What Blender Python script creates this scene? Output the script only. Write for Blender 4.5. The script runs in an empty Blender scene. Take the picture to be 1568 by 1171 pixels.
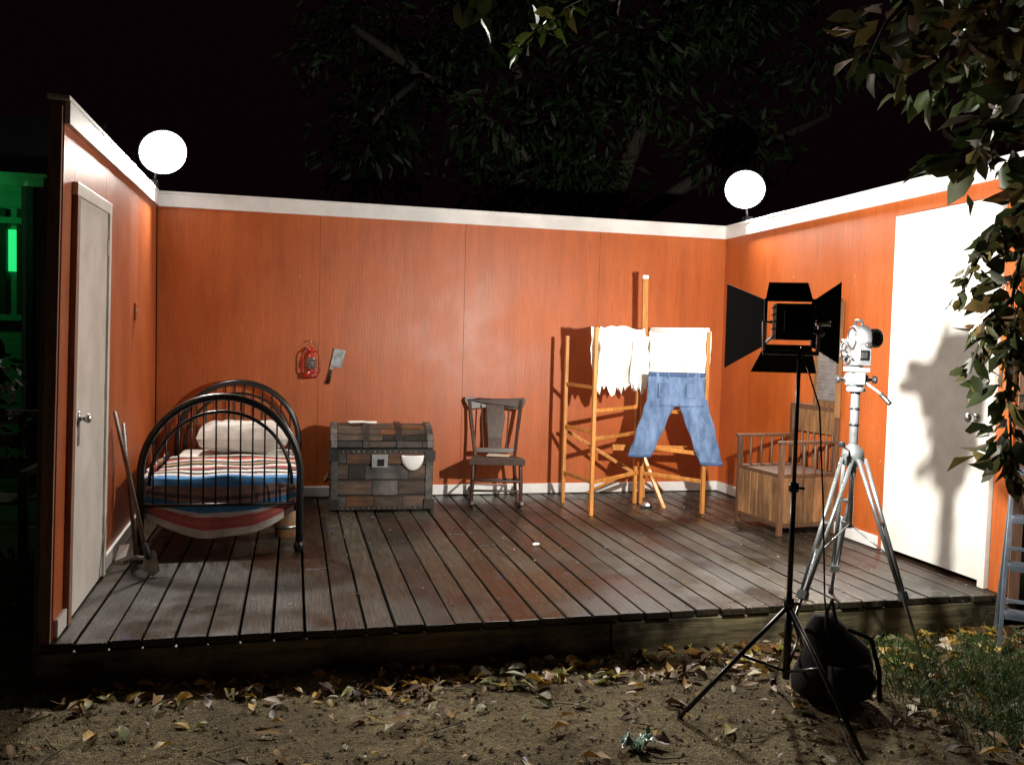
import bpy, math, random
import numpy as np
from mathutils import Vector, Matrix, Euler
from mathutils import noise as mn
random.seed(7); rng=np.random.default_rng(11)
sc=bpy.context.scene
sc.view_settings.view_transform='Standard'; sc.view_settings.look='None'; sc.view_settings.exposure=0
D2R=math.radians
V=Vector
# ------------------------------------------------------------------ materials
def newmat(name):
    m=bpy.data.materials.new(name); m.use_nodes=True
    nt=m.node_tree; b=nt.nodes["Principled BSDF"]
    return m,nt,b
def N(nt,t,**kw):
    n=nt.nodes.new(t)
    for k,v in kw.items(): setattr(n,k,v)
    return n
def noise(nt,scale=5,stretch=(1,1,1),detail=3,rough=.6,coord='Object'):
    tc=N(nt,'ShaderNodeTexCoord'); mp=N(nt,'ShaderNodeMapping'); mp.inputs['Scale'].default_value=stretch
    nz=N(nt,'ShaderNodeTexNoise'); nz.inputs['Scale'].default_value=scale; nz.inputs['Detail'].default_value=detail
    nz.inputs['Roughness'].default_value=rough
    nt.links.new(tc.outputs[coord],mp.inputs[0]); nt.links.new(mp.outputs[0],nz.inputs['Vector'])
    return nz.outputs[0]
def ramp(nt,src,stops):
    r=N(nt,'ShaderNodeValToRGB'); e=r.color_ramp.elements
    while len(e)<len(stops): e.new(.5)
    for i,(p,c) in enumerate(stops):
        e[i].position=p; e[i].color=(*c,1) if len(c)==3 else c
    nt.links.new(src,r.inputs[0]); return r.outputs[0]
def mul(nt,a,b,fac=1.0,mode='MULTIPLY'):
    x=N(nt,'ShaderNodeMix',data_type='RGBA',blend_type=mode)
    if isinstance(fac,(int,float)): x.inputs[0].default_value=fac
    else: nt.links.new(fac,x.inputs[0])
    for s,i in ((a,6),(b,7)):
        if isinstance(s,tuple): x.inputs[i].default_value=(*s,1)
        else: nt.links.new(s,x.inputs[i])
    return x.outputs[2]
def bump(nt,b,src,strength=.3,dist=.01):
    n=N(nt,'ShaderNodeBump'); n.inputs['Strength'].default_value=strength; n.inputs['Distance'].default_value=dist
    nt.links.new(src,n.inputs['Height']); nt.links.new(n.outputs[0],b.inputs['Normal'])
def mat(name,col,rough=.6,metal=0,var=.2,scale=8,stretch=(1,1,1),bmp=0,bdist=.005,rnd=0,spec=.5,col2=None,dirt=0):
    m,nt,b=newmat(name)
    nz=noise(nt,scale,stretch)
    c2=col2 or tuple(min(1,c*(1+var)) for c in col); c1=tuple(c*(1-var) for c in col)
    c=ramp(nt,nz,[(.3,c1),(.7,c2)])
    if dirt:
        d=noise(nt,3,(1,1,1),4,.7)
        c=mul(nt,c,ramp(nt,d,[(.38,(1-dirt,)*3),(.6,(1,1,1))]))
    if rnd:
        at=N(nt,'ShaderNodeAttribute',attribute_name='rnd')
        c=mul(nt,c,ramp(nt,at.outputs['Fac'],[(0,(1-rnd,)*3),(1,(1,1,1))]))
    nt.links.new(c,b.inputs['Base Color'])
    b.inputs['Roughness'].default_value=rough; b.inputs['Metallic'].default_value=metal
    b.inputs['Specular IOR Level'].default_value=spec
    if bmp: bump(nt,b,noise(nt,scale*2.5,stretch,3,.7),bmp,bdist)
    return m
def rampmat(name,stops,rough=.6,trans=0,spec=.4,nscale=30):
    m,nt,b=newmat(name)
    at=N(nt,'ShaderNodeAttribute',attribute_name='rnd')
    c=ramp(nt,at.outputs['Fac'],stops)
    if nscale:
        nz=noise(nt,nscale,(1,1,1),1)
        c=mul(nt,c,ramp(nt,nz,[(.3,(.6,.6,.6)),(.7,(1.15,1.15,1.15))]))
    nt.links.new(c,b.inputs['Base Color']); b.inputs['Roughness'].default_value=rough
    b.inputs['Specular IOR Level'].default_value=spec
    if trans:
        t=N(nt,'ShaderNodeBsdfTranslucent'); nt.links.new(c,t.inputs[0])
        mx=N(nt,'ShaderNodeMixShader'); mx.inputs[0].default_value=trans
        nt.links.new(b.outputs[0],mx.inputs[1]); nt.links.new(t.outputs[0],mx.inputs[2])
        nt.links.new(mx.outputs[0],nt.nodes['Material Output'].inputs[0])
    return m
def emis(name,col,s):
    m,nt,b=newmat(name); b.inputs['Base Color'].default_value=(*col,1)
    b.inputs['Emission Color'].default_value=(*col,1); b.inputs['Emission Strength'].default_value=s
    return m
# ------------------------------------------------------------------ builder
class B:
    def __init__(s): s.v=[];s.f=[];s.mi=[];s.r=[];s.ml=[];s.sm=[]
    def m(s,mt):
        if mt not in s.ml: s.ml.append(mt)
        return s.ml.index(mt)
    def add(s,vs,fs,mt,r=None,smooth=False):
        o=len(s.v); s.v+=[tuple(v) for v in vs]; i=s.m(mt); r=random.random() if r is None else r
        for f in fs: s.f.append([o+k for k in f]); s.mi.append(i); s.r.append(r); s.sm.append(smooth)
    def box(s,c,sz,mt,rot=None,r=None,taper=1):
        x,y,z=[k/2 for k in sz]; M=Matrix.Identity(3)
        if rot is not None: M=rot if isinstance(rot,Matrix) else Euler(rot).to_matrix()
        vs=[]
        for dz in(-1,1):
            t=taper if dz>0 else 1
            for dx,dy in((-1,-1),(1,-1),(1,1),(-1,1)): vs.append(V(c)+M@V((dx*x*t,dy*y*t,dz*z)))
        s.add(vs,[(3,2,1,0),(4,5,6,7),(0,1,5,4),(1,2,6,5),(2,3,7,6),(3,0,4,7)],mt,r)
    def beam(s,p,q,w,t,mt,up=(0,0,1),r=None):
        p=V(p);q=V(q);d=q-p;L=d.length;d.normalize();u=V(up)
        if abs(d.dot(u))>.97: u=V((0,1,0))
        a=u.cross(d).normalized(); b=d.cross(a)
        M=Matrix((a,b,d)).transposed()
        s.box((p+q)/2,(w,t,L),mt,M,r)
    def tube(s,pts,rad,mt,n=8,closed=False,r=None,flat=1.0):
        pts=[V(p) for p in pts]; K=len(pts)
        if not isinstance(rad,(list,tuple)): rad=[rad]*K
        vs=[];prev=None
        for i,p in enumerate(pts):
            a=pts[(i-1)%K] if (i>0 or closed) else p; b=pts[(i+1)%K] if (i<K-1 or closed) else p
            d=(b-a).normalized()
            if prev is None:
                u=V((0,0,1)) if abs(d.z)<.9 else V((1,0,0))
                e=(u-d*u.dot(d)).normalized()
            else: e=(prev-d*prev.dot(d)).normalized()
            prev=e; g=d.cross(e)
            for k in range(n):
                an=2*math.pi*k/n; vs.append(p+(e*math.cos(an)+g*math.sin(an)*flat)*rad[i])
        fs=[]
        for i in range(K if closed else K-1):
            j=(i+1)%K
            for k in range(n): fs.append((i*n+k,i*n+(k+1)%n,j*n+(k+1)%n,j*n+k))
        if not closed: fs+= [tuple(range(n-1,-1,-1)),tuple((K-1)*n+k for k in range(n))]
        s.add(vs,fs,mt,r,True)
    def loft(s,rings,mt,n=20,r=None,caps=True,wr=None):
        vs=[]
        for i,(c,ax,ay) in enumerate(rings):
            c=V(c);ax=V(ax);ay=V(ay)
            for k in range(n):
                a=2*math.pi*k/n; w_=1 if wr is None else 1+wr(i,k,c+ax*math.cos(a)+ay*math.sin(a))
                vs.append(c+ax*math.cos(a)+ay*math.sin(a)*w_)
        fs=[]
        for i in range(len(rings)-1):
            for k in range(n): fs.append((i*n+k,i*n+(k+1)%n,(i+1)*n+(k+1)%n,(i+1)*n+k))
        if caps: fs+=[tuple(range(n-1,-1,-1)),tuple((len(rings)-1)*n+k for k in range(n))]
        s.add(vs,fs,mt,r,True)
    def lathe(s,prof,o,mt,axis=(0,0,1),n=20,r=None,caps=False):
        ax=V(axis).normalized(); u=V((1,0,0)) if abs(ax.x)<.8 else V((0,1,0))
        e=(u-ax*u.dot(ax)).normalized(); g=ax.cross(e)
        s.loft([(V(o)+ax*h,e*max(R,1e-4),g*max(R,1e-4)) for R,h in prof],mt,n,r,caps)
    def grid(s,fn,nu,nv,mt,r=None,rf=None):
        vs=[fn(i/nu,j/nv) for j in range(nv+1) for i in range(nu+1)]
        w=nu+1
        s.add(vs,[(j*w+i,j*w+i+1,(j+1)*w+i+1,(j+1)*w+i) for j in range(nv) for i in range(nu)],mt,r,True)
        if rf:
            k=len(s.r)-nu*nv
            for j in range(nv):
                for i in range(nu): s.r[k+j*nu+i]=rf((i+.5)/nu,(j+.5)/nv)
    def poly(s,pts,th,nrm,mt,r=None):
        n=len(pts);d=V(nrm).normalized()*th/2
        vs=[V(p)-d for p in pts]+[V(p)+d for p in pts]
        fs=[tuple(range(n-1,-1,-1)),tuple(range(n,2*n))]+[(i,(i+1)%n,n+(i+1)%n,n+i) for i in range(n)]
        s.add(vs,fs,mt,r)
    def build(s,name,parent=None,bevel=0,solid=0,loc=None,rotz=0,warp=None):
        if warp: s.v=[warp(*v) for v in s.v]
        me=bpy.data.meshes.new(name); me.from_pydata(s.v,[],s.f)
        for mt in s.ml: me.materials.append(mt)
        me.polygons.foreach_set('material_index',s.mi); me.polygons.foreach_set('use_smooth',s.sm)
        a=me.attributes.new('rnd','FLOAT','FACE'); a.data.foreach_set('value',s.r)
        me.update()
        o=bpy.data.objects.new(name,me); sc.collection.objects.link(o)
        if solid:
            k=o.modifiers.new('s','SOLIDIFY'); k.thickness=solid; k.offset=0
        if bevel:
            k=o.modifiers.new('b','BEVEL'); k.width=bevel; k.segments=2; k.limit_method='ANGLE'; k.angle_limit=D2R(40)
        if parent: o.parent=parent
        if loc: o.location=loc
        o.rotation_euler[2]=rotz
        return o
def empty(name,loc=(0,0,0),rotz=0):
    o=bpy.data.objects.new(name,None); sc.collection.objects.link(o); o.location=loc; o.rotation_euler[2]=rotz; return o
def npmesh(name,verts,quads,rnd,mt,parent=None):
    me=bpy.data.meshes.new(name); nv=len(verts); nf=len(quads)
    me.vertices.add(nv); me.vertices.foreach_set('co',verts.astype(np.float32).ravel())
    me.loops.add(nf*4); me.loops.foreach_set('vertex_index',quads.astype(np.int32).ravel())
    me.polygons.add(nf); me.polygons.foreach_set('loop_start',(np.arange(nf)*4).astype(np.int32))
    me.update(calc_edges=True)
    a=me.attributes.new('rnd','FLOAT','FACE'); a.data.foreach_set('value',rnd.astype(np.float32))
    me.materials.append(mt)
    o=bpy.data.objects.new(name,me); sc.collection.objects.link(o)
    if parent: o.parent=parent
    return o
def nrmz(a): return a/np.maximum(np.linalg.norm(a,axis=1,keepdims=True),1e-6)
def leaves(name,C,D,L,Wd,mt,up=None,fold=.25,droop=.15,parent=None,rnd=None):
    C=np.asarray(C,float);D=nrmz(np.asarray(D,float));n=len(C)
    L=np.asarray(L,float)[:,None];Wd=np.asarray(Wd,float)[:,None]
    U=rng.normal(size=(n,3)) if up is None else np.asarray(up,float)
    S=nrmz(np.cross(D,U)); Nn=np.cross(S,D)
    dr=droop*(rng.random((n,1))*1.4-.1); dr2=dr*.35
    tw=rng.normal(0,.12,(n,1))
    l1=C+.28*L*D+.42*Wd*S+(fold+tw)*Wd*Nn-dr2*.3*L*Nn; r1=C+.28*L*D-.42*Wd*S+(fold-tw)*Wd*Nn-dr2*.3*L*Nn
    l2=C+.66*L*D+.40*Wd*S+(fold-tw)*Wd*Nn-dr2*L*Nn; r2=C+.66*L*D-.40*Wd*S+(fold+tw)*Wd*Nn-dr2*L*Nn
    tip=C+L*D-dr*L*Nn; mid=C+.5*L*D-dr2*.6*L*Nn
    v=np.stack([C,l1,l2,tip,r2,r1,mid],1).reshape(-1,3)
    o=(np.arange(n)*7)[:,None]
    q=np.concatenate([o+np.array([[0,1,2,6]]),o+np.array([[6,2,3,4]]),o+np.array([[0,6,4,5]])],1).reshape(-1,4)
    r=rng.random(n) if rnd is None else np.asarray(rnd)
    return npmesh(name,v,q,np.repeat(r,3),mt,parent)
# ------------------------------------------------------------------ shared materials
def wallmat():
    m,nt,b=newmat('orange_paint')
    g=noise(nt,9,(9,9,.5),4,.7); blot=noise(nt,1.5,(1,1,1),4,.6); g2=noise(nt,3.2,(4,4,.35),3,.6)
    c=ramp(nt,blot,[(.3,(.40,.084,.013)),(.7,(.50,.118,.022))])
    c=mul(nt,c,ramp(nt,g,[(.3,(.82,.80,.78)),(.55,(1,1,1)),(.75,(1.06,1.10,1.15))]))
    c=mul(nt,c,ramp(nt,g2,[(.3,(.86,.85,.84)),(.6,(1.03,1.03,1.03))]))
    sc_=noise(nt,34,(1,1,.6),2,.5)
    c=mul(nt,c,(.50,.30,.20),ramp(nt,sc_,[(.745,(0,0,0)),(.76,(.6,.6,.6))]),'MIX')
    nt.links.new(c,b.inputs['Base Color'])
    r=ramp(nt,blot,[(.3,(.38,)*3),(.7,(.55,)*3)]); nt.links.new(r,b.inputs['Roughness'])
    bump(nt,b,g,.35,.004); return m
M_orange=wallmat()
M_white=mat('white_trim_paint',(.80,.79,.77),.5,var=.05,scale=5,bmp=.1,dirt=.15)
M_door=mat('white_door_paint',(.82,.80,.74),.45,var=.05,scale=3,bmp=.08,dirt=.12)
M_raw=mat('raw_timber',(.26,.14,.09),.8,var=.35,scale=6,stretch=(8,8,.6),bmp=.5)
M_rawgrey=mat('grey_timber',(.17,.15,.11),.85,var=.35,scale=6,stretch=(8,8,.6),bmp=.5)
M_black=mat('black_metal',(.012,.012,.013),.3,var=.2,spec=.5)
M_blackm=mat('matte_black',(.012,.012,.012),.7,var=.3)
M_blackfab=mat('black_fabric',(.015,.015,.016),.9,var=.4,scale=30,bmp=.5)
M_steel=mat('brushed_steel',(.55,.56,.57),.35,1,var=.15,scale=20)
M_alu=mat('painted_silver',(.26,.28,.29),.35,.6,var=.2,scale=14,dirt=.4)
M_camg=mat('camera_grey_leather',(.075,.078,.082),.45,.3,var=.4,scale=30,bmp=.3,dirt=.4)
M_chrome=mat('chrome',(.5,.5,.5),.2,1,var=.05)
M_pine=mat('varnished_pine',(.62,.25,.055),.4,var=.3,scale=7,stretch=(7,7,.8),bmp=.15,rnd=.35)
M_darkwood=mat('dark_walnut',(.05,.022,.013),.4,var=.4,scale=8,stretch=(6,6,.8),bmp=.2,rnd=.3)
M_crate=mat('crate_wood',(.25,.12,.045),.6,var=.45,scale=6,stretch=(6,6,.8),bmp=.4,rnd=.5,dirt=.4)
M_brownwood=mat('brown_wood',(.11,.05,.024),.5,var=.35,scale=8,stretch=(6,6,.8),bmp=.3,rnd=.4)
M_cloth=mat('cream_cloth',(.84,.83,.78),.9,var=.05,scale=12,bmp=.3)
M_enamel=mat('white_enamel',(.85,.85,.82),.25,var=.03)
M_red=mat('red_lantern_paint',(.36,.02,.012),.35,var=.3,scale=15,dirt=.4)
M_glass=mat('smoky_glass',(.14,.11,.10),.1,var=.3)
M_galv=mat('galvanised',(.45,.47,.48),.35,.8,var=.2,scale=15)
M_bark=mat('bark',(.04,.032,.025),.9,var=.4,scale=10,stretch=(3,3,.8),bmp=.8,bdist=.02)
def deckmat():
    m,nt,b=newmat('weathered_deck_boards')
    at=N(nt,'ShaderNodeAttribute',attribute_name='rnd')
    c=ramp(nt,at.outputs['Fac'],[(0,(.012,.010,.007)),(.35,(.026,.022,.015)),(.7,(.040,.036,.026)),(1,(.028,.019,.011))])
    g=noise(nt,6,(12,.7,6),5,.75)
    c=mul(nt,c,ramp(nt,g,[(.28,(.3,.28,.25)),(.5,(.95,.93,.9)),(.68,(2.1,2.1,1.95))]))
    s=noise(nt,.9,(1,1,1),2,.55)
    c=mul(nt,c,(.035,.012,.006),ramp(nt,s,[(.56,(0,0,0)),(.66,(.65,.65,.65))]),'MIX')
    s2=noise(nt,5,(1.3,.8,1),3,.6)
    c=mul(nt,c,(.025,.035,.08),ramp(nt,s2,[(.66,(0,0,0)),(.70,(.7,.7,.7))]),'MIX')
    s3=noise(nt,26,(1,.8,1),2,.6)
    c=mul(nt,c,(.20,.19,.16),ramp(nt,s3,[(.71,(0,0,0)),(.74,(.8,.8,.8))]),'MIX')
    nt.links.new(c,b.inputs['Base Color'])
    nt.links.new(ramp(nt,noise(nt,1.3,(1,1,1),3),[(.40,(.20,)*3),(.62,(.48,)*3)]),b.inputs['Roughness'])
    b.inputs['Specular IOR Level'].default_value=.38
    bump(nt,b,g,.8,.006); return m
M_deck=deckmat()
M_fascia=mat('wet_fascia_board',(.20,.17,.10),.45,var=.6,scale=3,stretch=(.7,6,8),bmp=.8,rnd=.3,dirt=.85)
# ------------------------------------------------------------------ world + camera
w=bpy.data.worlds.new("World"); sc.world=w; w.use_nodes=True; nt=w.node_tree
bg=nt.nodes['Background']; sky=N(nt,'ShaderNodeTexSky',sky_type='NISHITA'); sky.sun_disc=False
sky.sun_elevation=D2R(-4); sky.sun_rotation=D2R(200)
nt.links.new(sky.outputs[0],bg.inputs[0]); bg.inputs[1].default_value=.006
b2=N(nt,'ShaderNodeBackground'); b2.inputs[0].default_value=(.0024,.0006,.0015,1); b2.inputs[1].default_value=1
ad=N(nt,'ShaderNodeAddShader'); nt.links.new(bg.outputs[0],ad.inputs[0]); nt.links.new(b2.outputs[0],ad.inputs[1])
nt.links.new(ad.outputs[0],nt.nodes['World Output'].inputs[0])
W=1568;F=1345
cd=bpy.data.cameras.new("camera");cam=bpy.data.objects.new("camera",cd);sc.collection.objects.link(cam);sc.camera=cam
cd.sensor_width=36;cd.lens=36*F/W;cd.clip_end=500;cd.clip_start=.05
R=Matrix.Rotation(D2R(-14),4,'Z')@Matrix.Rotation(math.pi/2+D2R(-2.7),4,'X')@Matrix.Rotation(D2R(1.5),4,'Z')
cam.matrix_world=Matrix.Translation((0,0,1.545))@R
sl=bpy.data.lights.new('night_fill','SUN'); sl.energy=.008; sl.angle=D2R(.5); sl.color=(1,.93,.85)  # faint sun lamp added as fill for the night shadows, no visible moon
so=bpy.data.objects.new('night_fill',sl); sc.collection.objects.link(so); so.rotation_euler=(D2R(50),0,D2R(20))
# ------------------------------------------------------------------ ground
def groundmat():
    m,nt,b=newmat('sandy_soil')
    n1=noise(nt,1.6,(1,1,1),5,.65); n2=noise(nt,38,(1,1,1),4,.75); n3=noise(nt,170,(1,1,1),1,.6)
    c=ramp(nt,n1,[(.32,(.10,.070,.030)),(.5,(.20,.15,.07)),(.68,(.32,.26,.14))])
    c=mul(nt,c,ramp(nt,n2,[(.3,(.35,.33,.3)),(.5,(1,1,1)),(.7,(1.6,1.6,1.6))]))
    c=mul(nt,c,ramp(nt,n3,[(.35,(.6,.6,.6)),(.65,(1.4,1.4,1.4))]))
    nt.links.new(c,b.inputs['Base Color']); b.inputs['Roughness'].default_value=.95
    a=N(nt,'ShaderNodeMath',operation='ADD'); nt.links.new(n2,a.inputs[0]); nt.links.new(n3,a.inputs[1])
    bump(nt,b,a.outputs[0],1,.025); return m
gb=B()
xs=[-120,-40,-12,-5]+[ -3+.06*i for i in range(143)]+[8,14,40,120]
ys=[-120,-40,-5,0,1]+[1.2+.06*i for i in range(54)]+[5,7,10,20,50,140]
def gz(x,y):
    if -3<x<5.6 and 1<y<4.6: return .022*mn.noise(V((x*1.7,y*1.7,0)))+.012*mn.noise(V((x*6,y*6,2)))
    return -.01
vs=[(x,y,gz(x,y)) for y in ys for x in xs];nx=len(xs)
gb.add(vs,[(j*nx+i,j*nx+i+1,(j+1)*nx+i+1,(j+1)*nx+i) for j in range(len(ys)-1) for i in range(nx-1)],groundmat(),0,True)
gb.build('ground')
n=4200; P=np.stack([rng.uniform(-1.6,4.2,n),rng.uniform(1.9,4.05,n),np.zeros(n)],1)
P[:,2]=[gz(x,y)+.004 for x,y in P[:,:2]]
sz=rng.uniform(.003,.010,n)*(1+1.3*(rng.random(n)>.95))
oc=np.array([[1,0,0],[0,1,0],[-1,0,0],[0,-1,0],[0,0,.7],[0,0,-.7]])
vv=oc[None]*sz[:,None,None]*rng.uniform(.6,1.4,(n,6,1)); vv=vv+P[:,None,:]
me=bpy.data.meshes.new('gravel')
F8=[(0,1,4),(1,2,4),(2,3,4),(3,0,4),(1,0,5),(2,1,5),(3,2,5),(0,3,5)]
me.from_pydata(vv.reshape(-1,3).tolist(),[],[tuple(i*6+k for k in f) for i in range(n) for f in F8])
a=me.attributes.new('rnd','FLOAT','FACE'); a.data.foreach_set('value',np.repeat(rng.random(n),8).astype(np.float32))
me.materials.append(rampmat('pebble_stone',[(0,(.08,.06,.03)),(.6,(.26,.21,.12)),(1,(.5,.46,.36))],.9,nscale=0))
o=bpy.data.objects.new('gravel',me); sc.collection.objects.link(o)
# ------------------------------------------------------------------ deck
X0,X1,Y0,Y1,ZD,ZT=-1.04,3.86,4.08,7.47,.2,2.63
db=B(); x=X0
while x<X1+.02:
    pw=random.choice([.136,.14,.144])
    y0=Y0-.02+random.uniform(-.010,.006)
    segs=[(y0,Y1+.02)] if random.random()<.55 else None
    if segs is None:
        k=random.uniform(5,6.8); segs=[(y0,k-.003),(k+.003,Y1+.02)]
    for a_,b_ in segs: db.box((x+pw/2,(a_+b_)/2,ZD-.018+random.uniform(-.004,.0015)),(pw-random.uniform(.008,.015),b_-a_,.036),M_deck,rot=(0,random.uniform(-.016,.016),random.uniform(-.0008,.0008)))
    x+=pw
dk=empty('wooden_deck')
db.build('deck_boards',dk,bevel=.005)
nb=B(); x=X0+.035
while x<X1:
    for y in(4.12,4.72,5.33,5.94,6.55,7.15):
        for dx in(0,.07): nb.lathe([(.0045,0),(0,.0012)],(x+dx+random.uniform(-.008,.008),y+random.uniform(-.01,.01),ZD+.0012),M_blackm,n=6)
    x+=.14
nb.build('nail_heads',dk)
fb=B()
fb.box((.25,Y0,.075),(2.60,.035,.165),M_fascia,r=.9); fb.box((2.72,Y0,.075),(2.32,.035,.165),M_fascia,r=.5)
fb.box((X0,5.7,.07),(.035,3.2,.15),M_fascia); fb.box((X1,5.8,.07),(.035,3.3,.15),M_fascia)
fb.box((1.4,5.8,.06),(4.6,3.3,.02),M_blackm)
fb.build('fascia',dk,bevel=.004)
n=190; C=np.stack([rng.uniform(-.9,3.7,n),Y0+.1+3.1*rng.random(n)**.9,np.full(n,ZD+.004)],1); a=rng.random(n)*6.28
leaves('paint_chips',C,np.stack([np.cos(a),np.sin(a),0*a],1),rng.uniform(.008,.03,n),rng.uniform(.006,.015,n),rampmat('chip',[(0,(.08,.06,.04)),(.6,(.16,.13,.09)),(1,(.5,.48,.42))],.8),up=np.tile([0,0,1.],(n,1)),parent=dk)
b=B(); b.poly([(1.55,5.51,.210),(1.59,5.515,.212),(1.595,5.54,.214),(1.57,5.55,.215),(1.545,5.53,.212)],.004,(0,0,1),M_enamel); b.build('paint_flake',dk)
# ------------------------------------------------------------------ walls
bw=empty('back_wall')
b=B(); seams=[-1.06,.20,1.42,2.64,3.88]
for i in range(4): b.box(((seams[i]+seams[i+1])/2,Y1+.008,(ZD+ZT)/2),(seams[i+1]-seams[i]-.002,.016,ZT-ZD),M_orange)
b.box((1.41,Y1+.0145,(ZD+ZT)/2),(4.9,.005,ZT-ZD-.01),M_orange)
b.build('plywood_panels',bw,bevel=.0006)
b=B()
for i in range(9): b.box((-1.0+i*.61,Y1+.065,1.35),(.045,.085,2.4),M_raw)
b.box((1.41,Y1+.065,2.59),(4.9,.09,.045),M_raw); b.box((1.41,Y1+.065,.12),(4.9,.09,.045),M_raw)
b.build('studs',bw,bevel=.002)
b=B()
b.box((1.41,Y1-.011,ZT-.045),(4.92,.022,.105),M_white); b.box((1.41,Y1+.03,ZT+.0135),(4.94,.12,.02),M_white)
b.box((1.41,Y1-.009,ZD+.047),(4.90,.018,.085),M_white)
b.build('trim',bw,bevel=.003)
lw=empty('left_wall',(-.995,4.10,0),D2R(1.18)); LL=3.35
def sag(x,y,z):
    t=max(0,1-max(y,0)/LL)
    return (x+.035*t*(z-.2)/2.4,y+.05*t*(z-.2)/2.4,z-.115*t*max(0,z-.2)/2.4)
DH=2.24
b=B()
def wallpanel(y0,y1,z0,z1):
    k=max(1,int((y1-y0)/.4))
    for i in range(k):
        a_=y0+(y1-y0)*i/k; c_=y0+(y1-y0)*(i+1)/k; b.box((-.01,(a_+c_)/2,(z0+z1)/2),(.02,c_-a_,z1-z0),M_orange)
wallpanel(1.06,LL,ZD,ZT); wallpanel(.24,1.058,DH+.06,ZT); wallpanel(.002,.238,ZD,ZT)
b.build('plywood_panels',lw,warp=sag)
b=B()
b.box((-.03,-.012,1.36),(.05,.022,2.50),M_raw); b.box((-.066,.02,1.16),(.018,.05,2.25),M_rawgrey)
for yy in (.24,1.1,1.7,2.3,2.9,3.32): b.box((-.045,yy,1.35),(.045,.045,2.4),M_raw)
b.box((-.045,LL/2,2.585),(.045,LL,.045),M_raw); b.box((-.045,LL/2,.12),(.045,LL,.045),M_raw)
b.build('studs',lw,bevel=.002,warp=sag)
b=B()
b.box((.011,LL/2,ZT-.045),(.022,LL,.105),M_white); b.box((-.02,LL/2-.02,ZT+.0135),(.09,LL+.02,.02),M_white)
b.box((.009,(1.14+LL)/2,ZD+.047),(.018,LL-1.14-.02,.085),M_white); b.box((.009,.10,ZD+.047),(.018,.17,.085),M_white)
b.build('trim',lw,bevel=.003,warp=sag)
b=B()
b.box((-.005,.64,(ZD+DH)/2+.005),(.04,.78,DH-ZD-.01),M_door)
b.box((.008,.215,(ZD+DH)/2),(.036,.06,DH-ZD),M_raw); b.box((.008,1.068,(ZD+DH)/2),(.036,.06,DH-ZD),M_door)
b.box((.008,.64,DH+.03),(.036,.92,.06),M_door)
for zz in (.5,1.25,2.05): b.box((.018,1.03,zz),(.012,.02,.09),M_steel)
b.lathe([(.0,0),(.022,.0),(.022,.006),(.010,.010),(.010,.022),(.022,.032),(.023,.046),(.014,.054),(0,.056)],(.015,.36,1.17),M_steel,(1,0,0))
b.box((.017,.36,1.12),(.005,.04,.17),M_steel)
b.build('door',lw,bevel=.003,warp=sag)
b=B(); b.box((.004,2.22,1.70),(.008,.075,.12),M_orange); b.box((.012,2.22,1.70),(.012,.012,.025),M_enamel); b.build('light_switch',lw,bevel=.002,warp=sag)
rw=empty('right_wall')
b=B(); yR=4.03
b.box((3.88,(5.08+Y1)/2,(ZD+ZT)/2),(.02,Y1-5.08,ZT-ZD),M_orange)
b.box((3.88,(yR+5.077)/2,(2.43+ZT)/2),(.02,5.077-yR,ZT-2.43),M_orange)
b.box((3.88,(yR+4.15)/2,(ZD+2.43)/2),(.02,4.15-yR,2.43-ZD),M_orange)
b.build('plywood_panels',rw)
b=B()
for yy in (4.05,4.15,5.1,5.7,6.3,6.9,7.4): b.box((3.93,yy,1.35),(.075,.045,2.4),M_raw)
b.box((3.93,5.75,2.59),(.075,3.4,.045),M_raw); b.box((3.93,5.75,.12),(.075,3.4,.045),M_raw); b.build('studs',rw,bevel=.002)
b=B()
b.box((3.859,(yR+Y1)/2,ZT-.045),(.022,Y1-yR,.105),M_white); b.box((3.90,(yR+Y1)/2-.02,ZT+.0135),(.115,Y1-yR,.02),M_white)
b.box((3.861,(5.12+Y1)/2,ZD+.047),(.018,Y1-5.12-.02,.085),M_white)
b.build('trim',rw,bevel=.003)
b=B()
b.box((3.875,4.60,(ZD+2.38)/2+.02),(.04,.80,2.38-ZD-.03),M_door)
b.box((3.862,4.185,(ZD+2.38)/2),(.036,.05,2.38-ZD),M_door); b.box((3.862,5.035,(ZD+2.38)/2),(.036,.06,2.38-ZD),M_door)
b.box((3.862,4.61,2.405),(.036,.91,.05),M_door)
b.lathe([(0,0),(.026,0),(.026,.006),(.012,.012),(.012,.03),(.027,.042),(.028,.06),(.018,.07),(0,.072)],(3.85,4.28,1.17),M_steel,(-1,0,0))
b.build('door',rw,bevel=.003)
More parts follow.
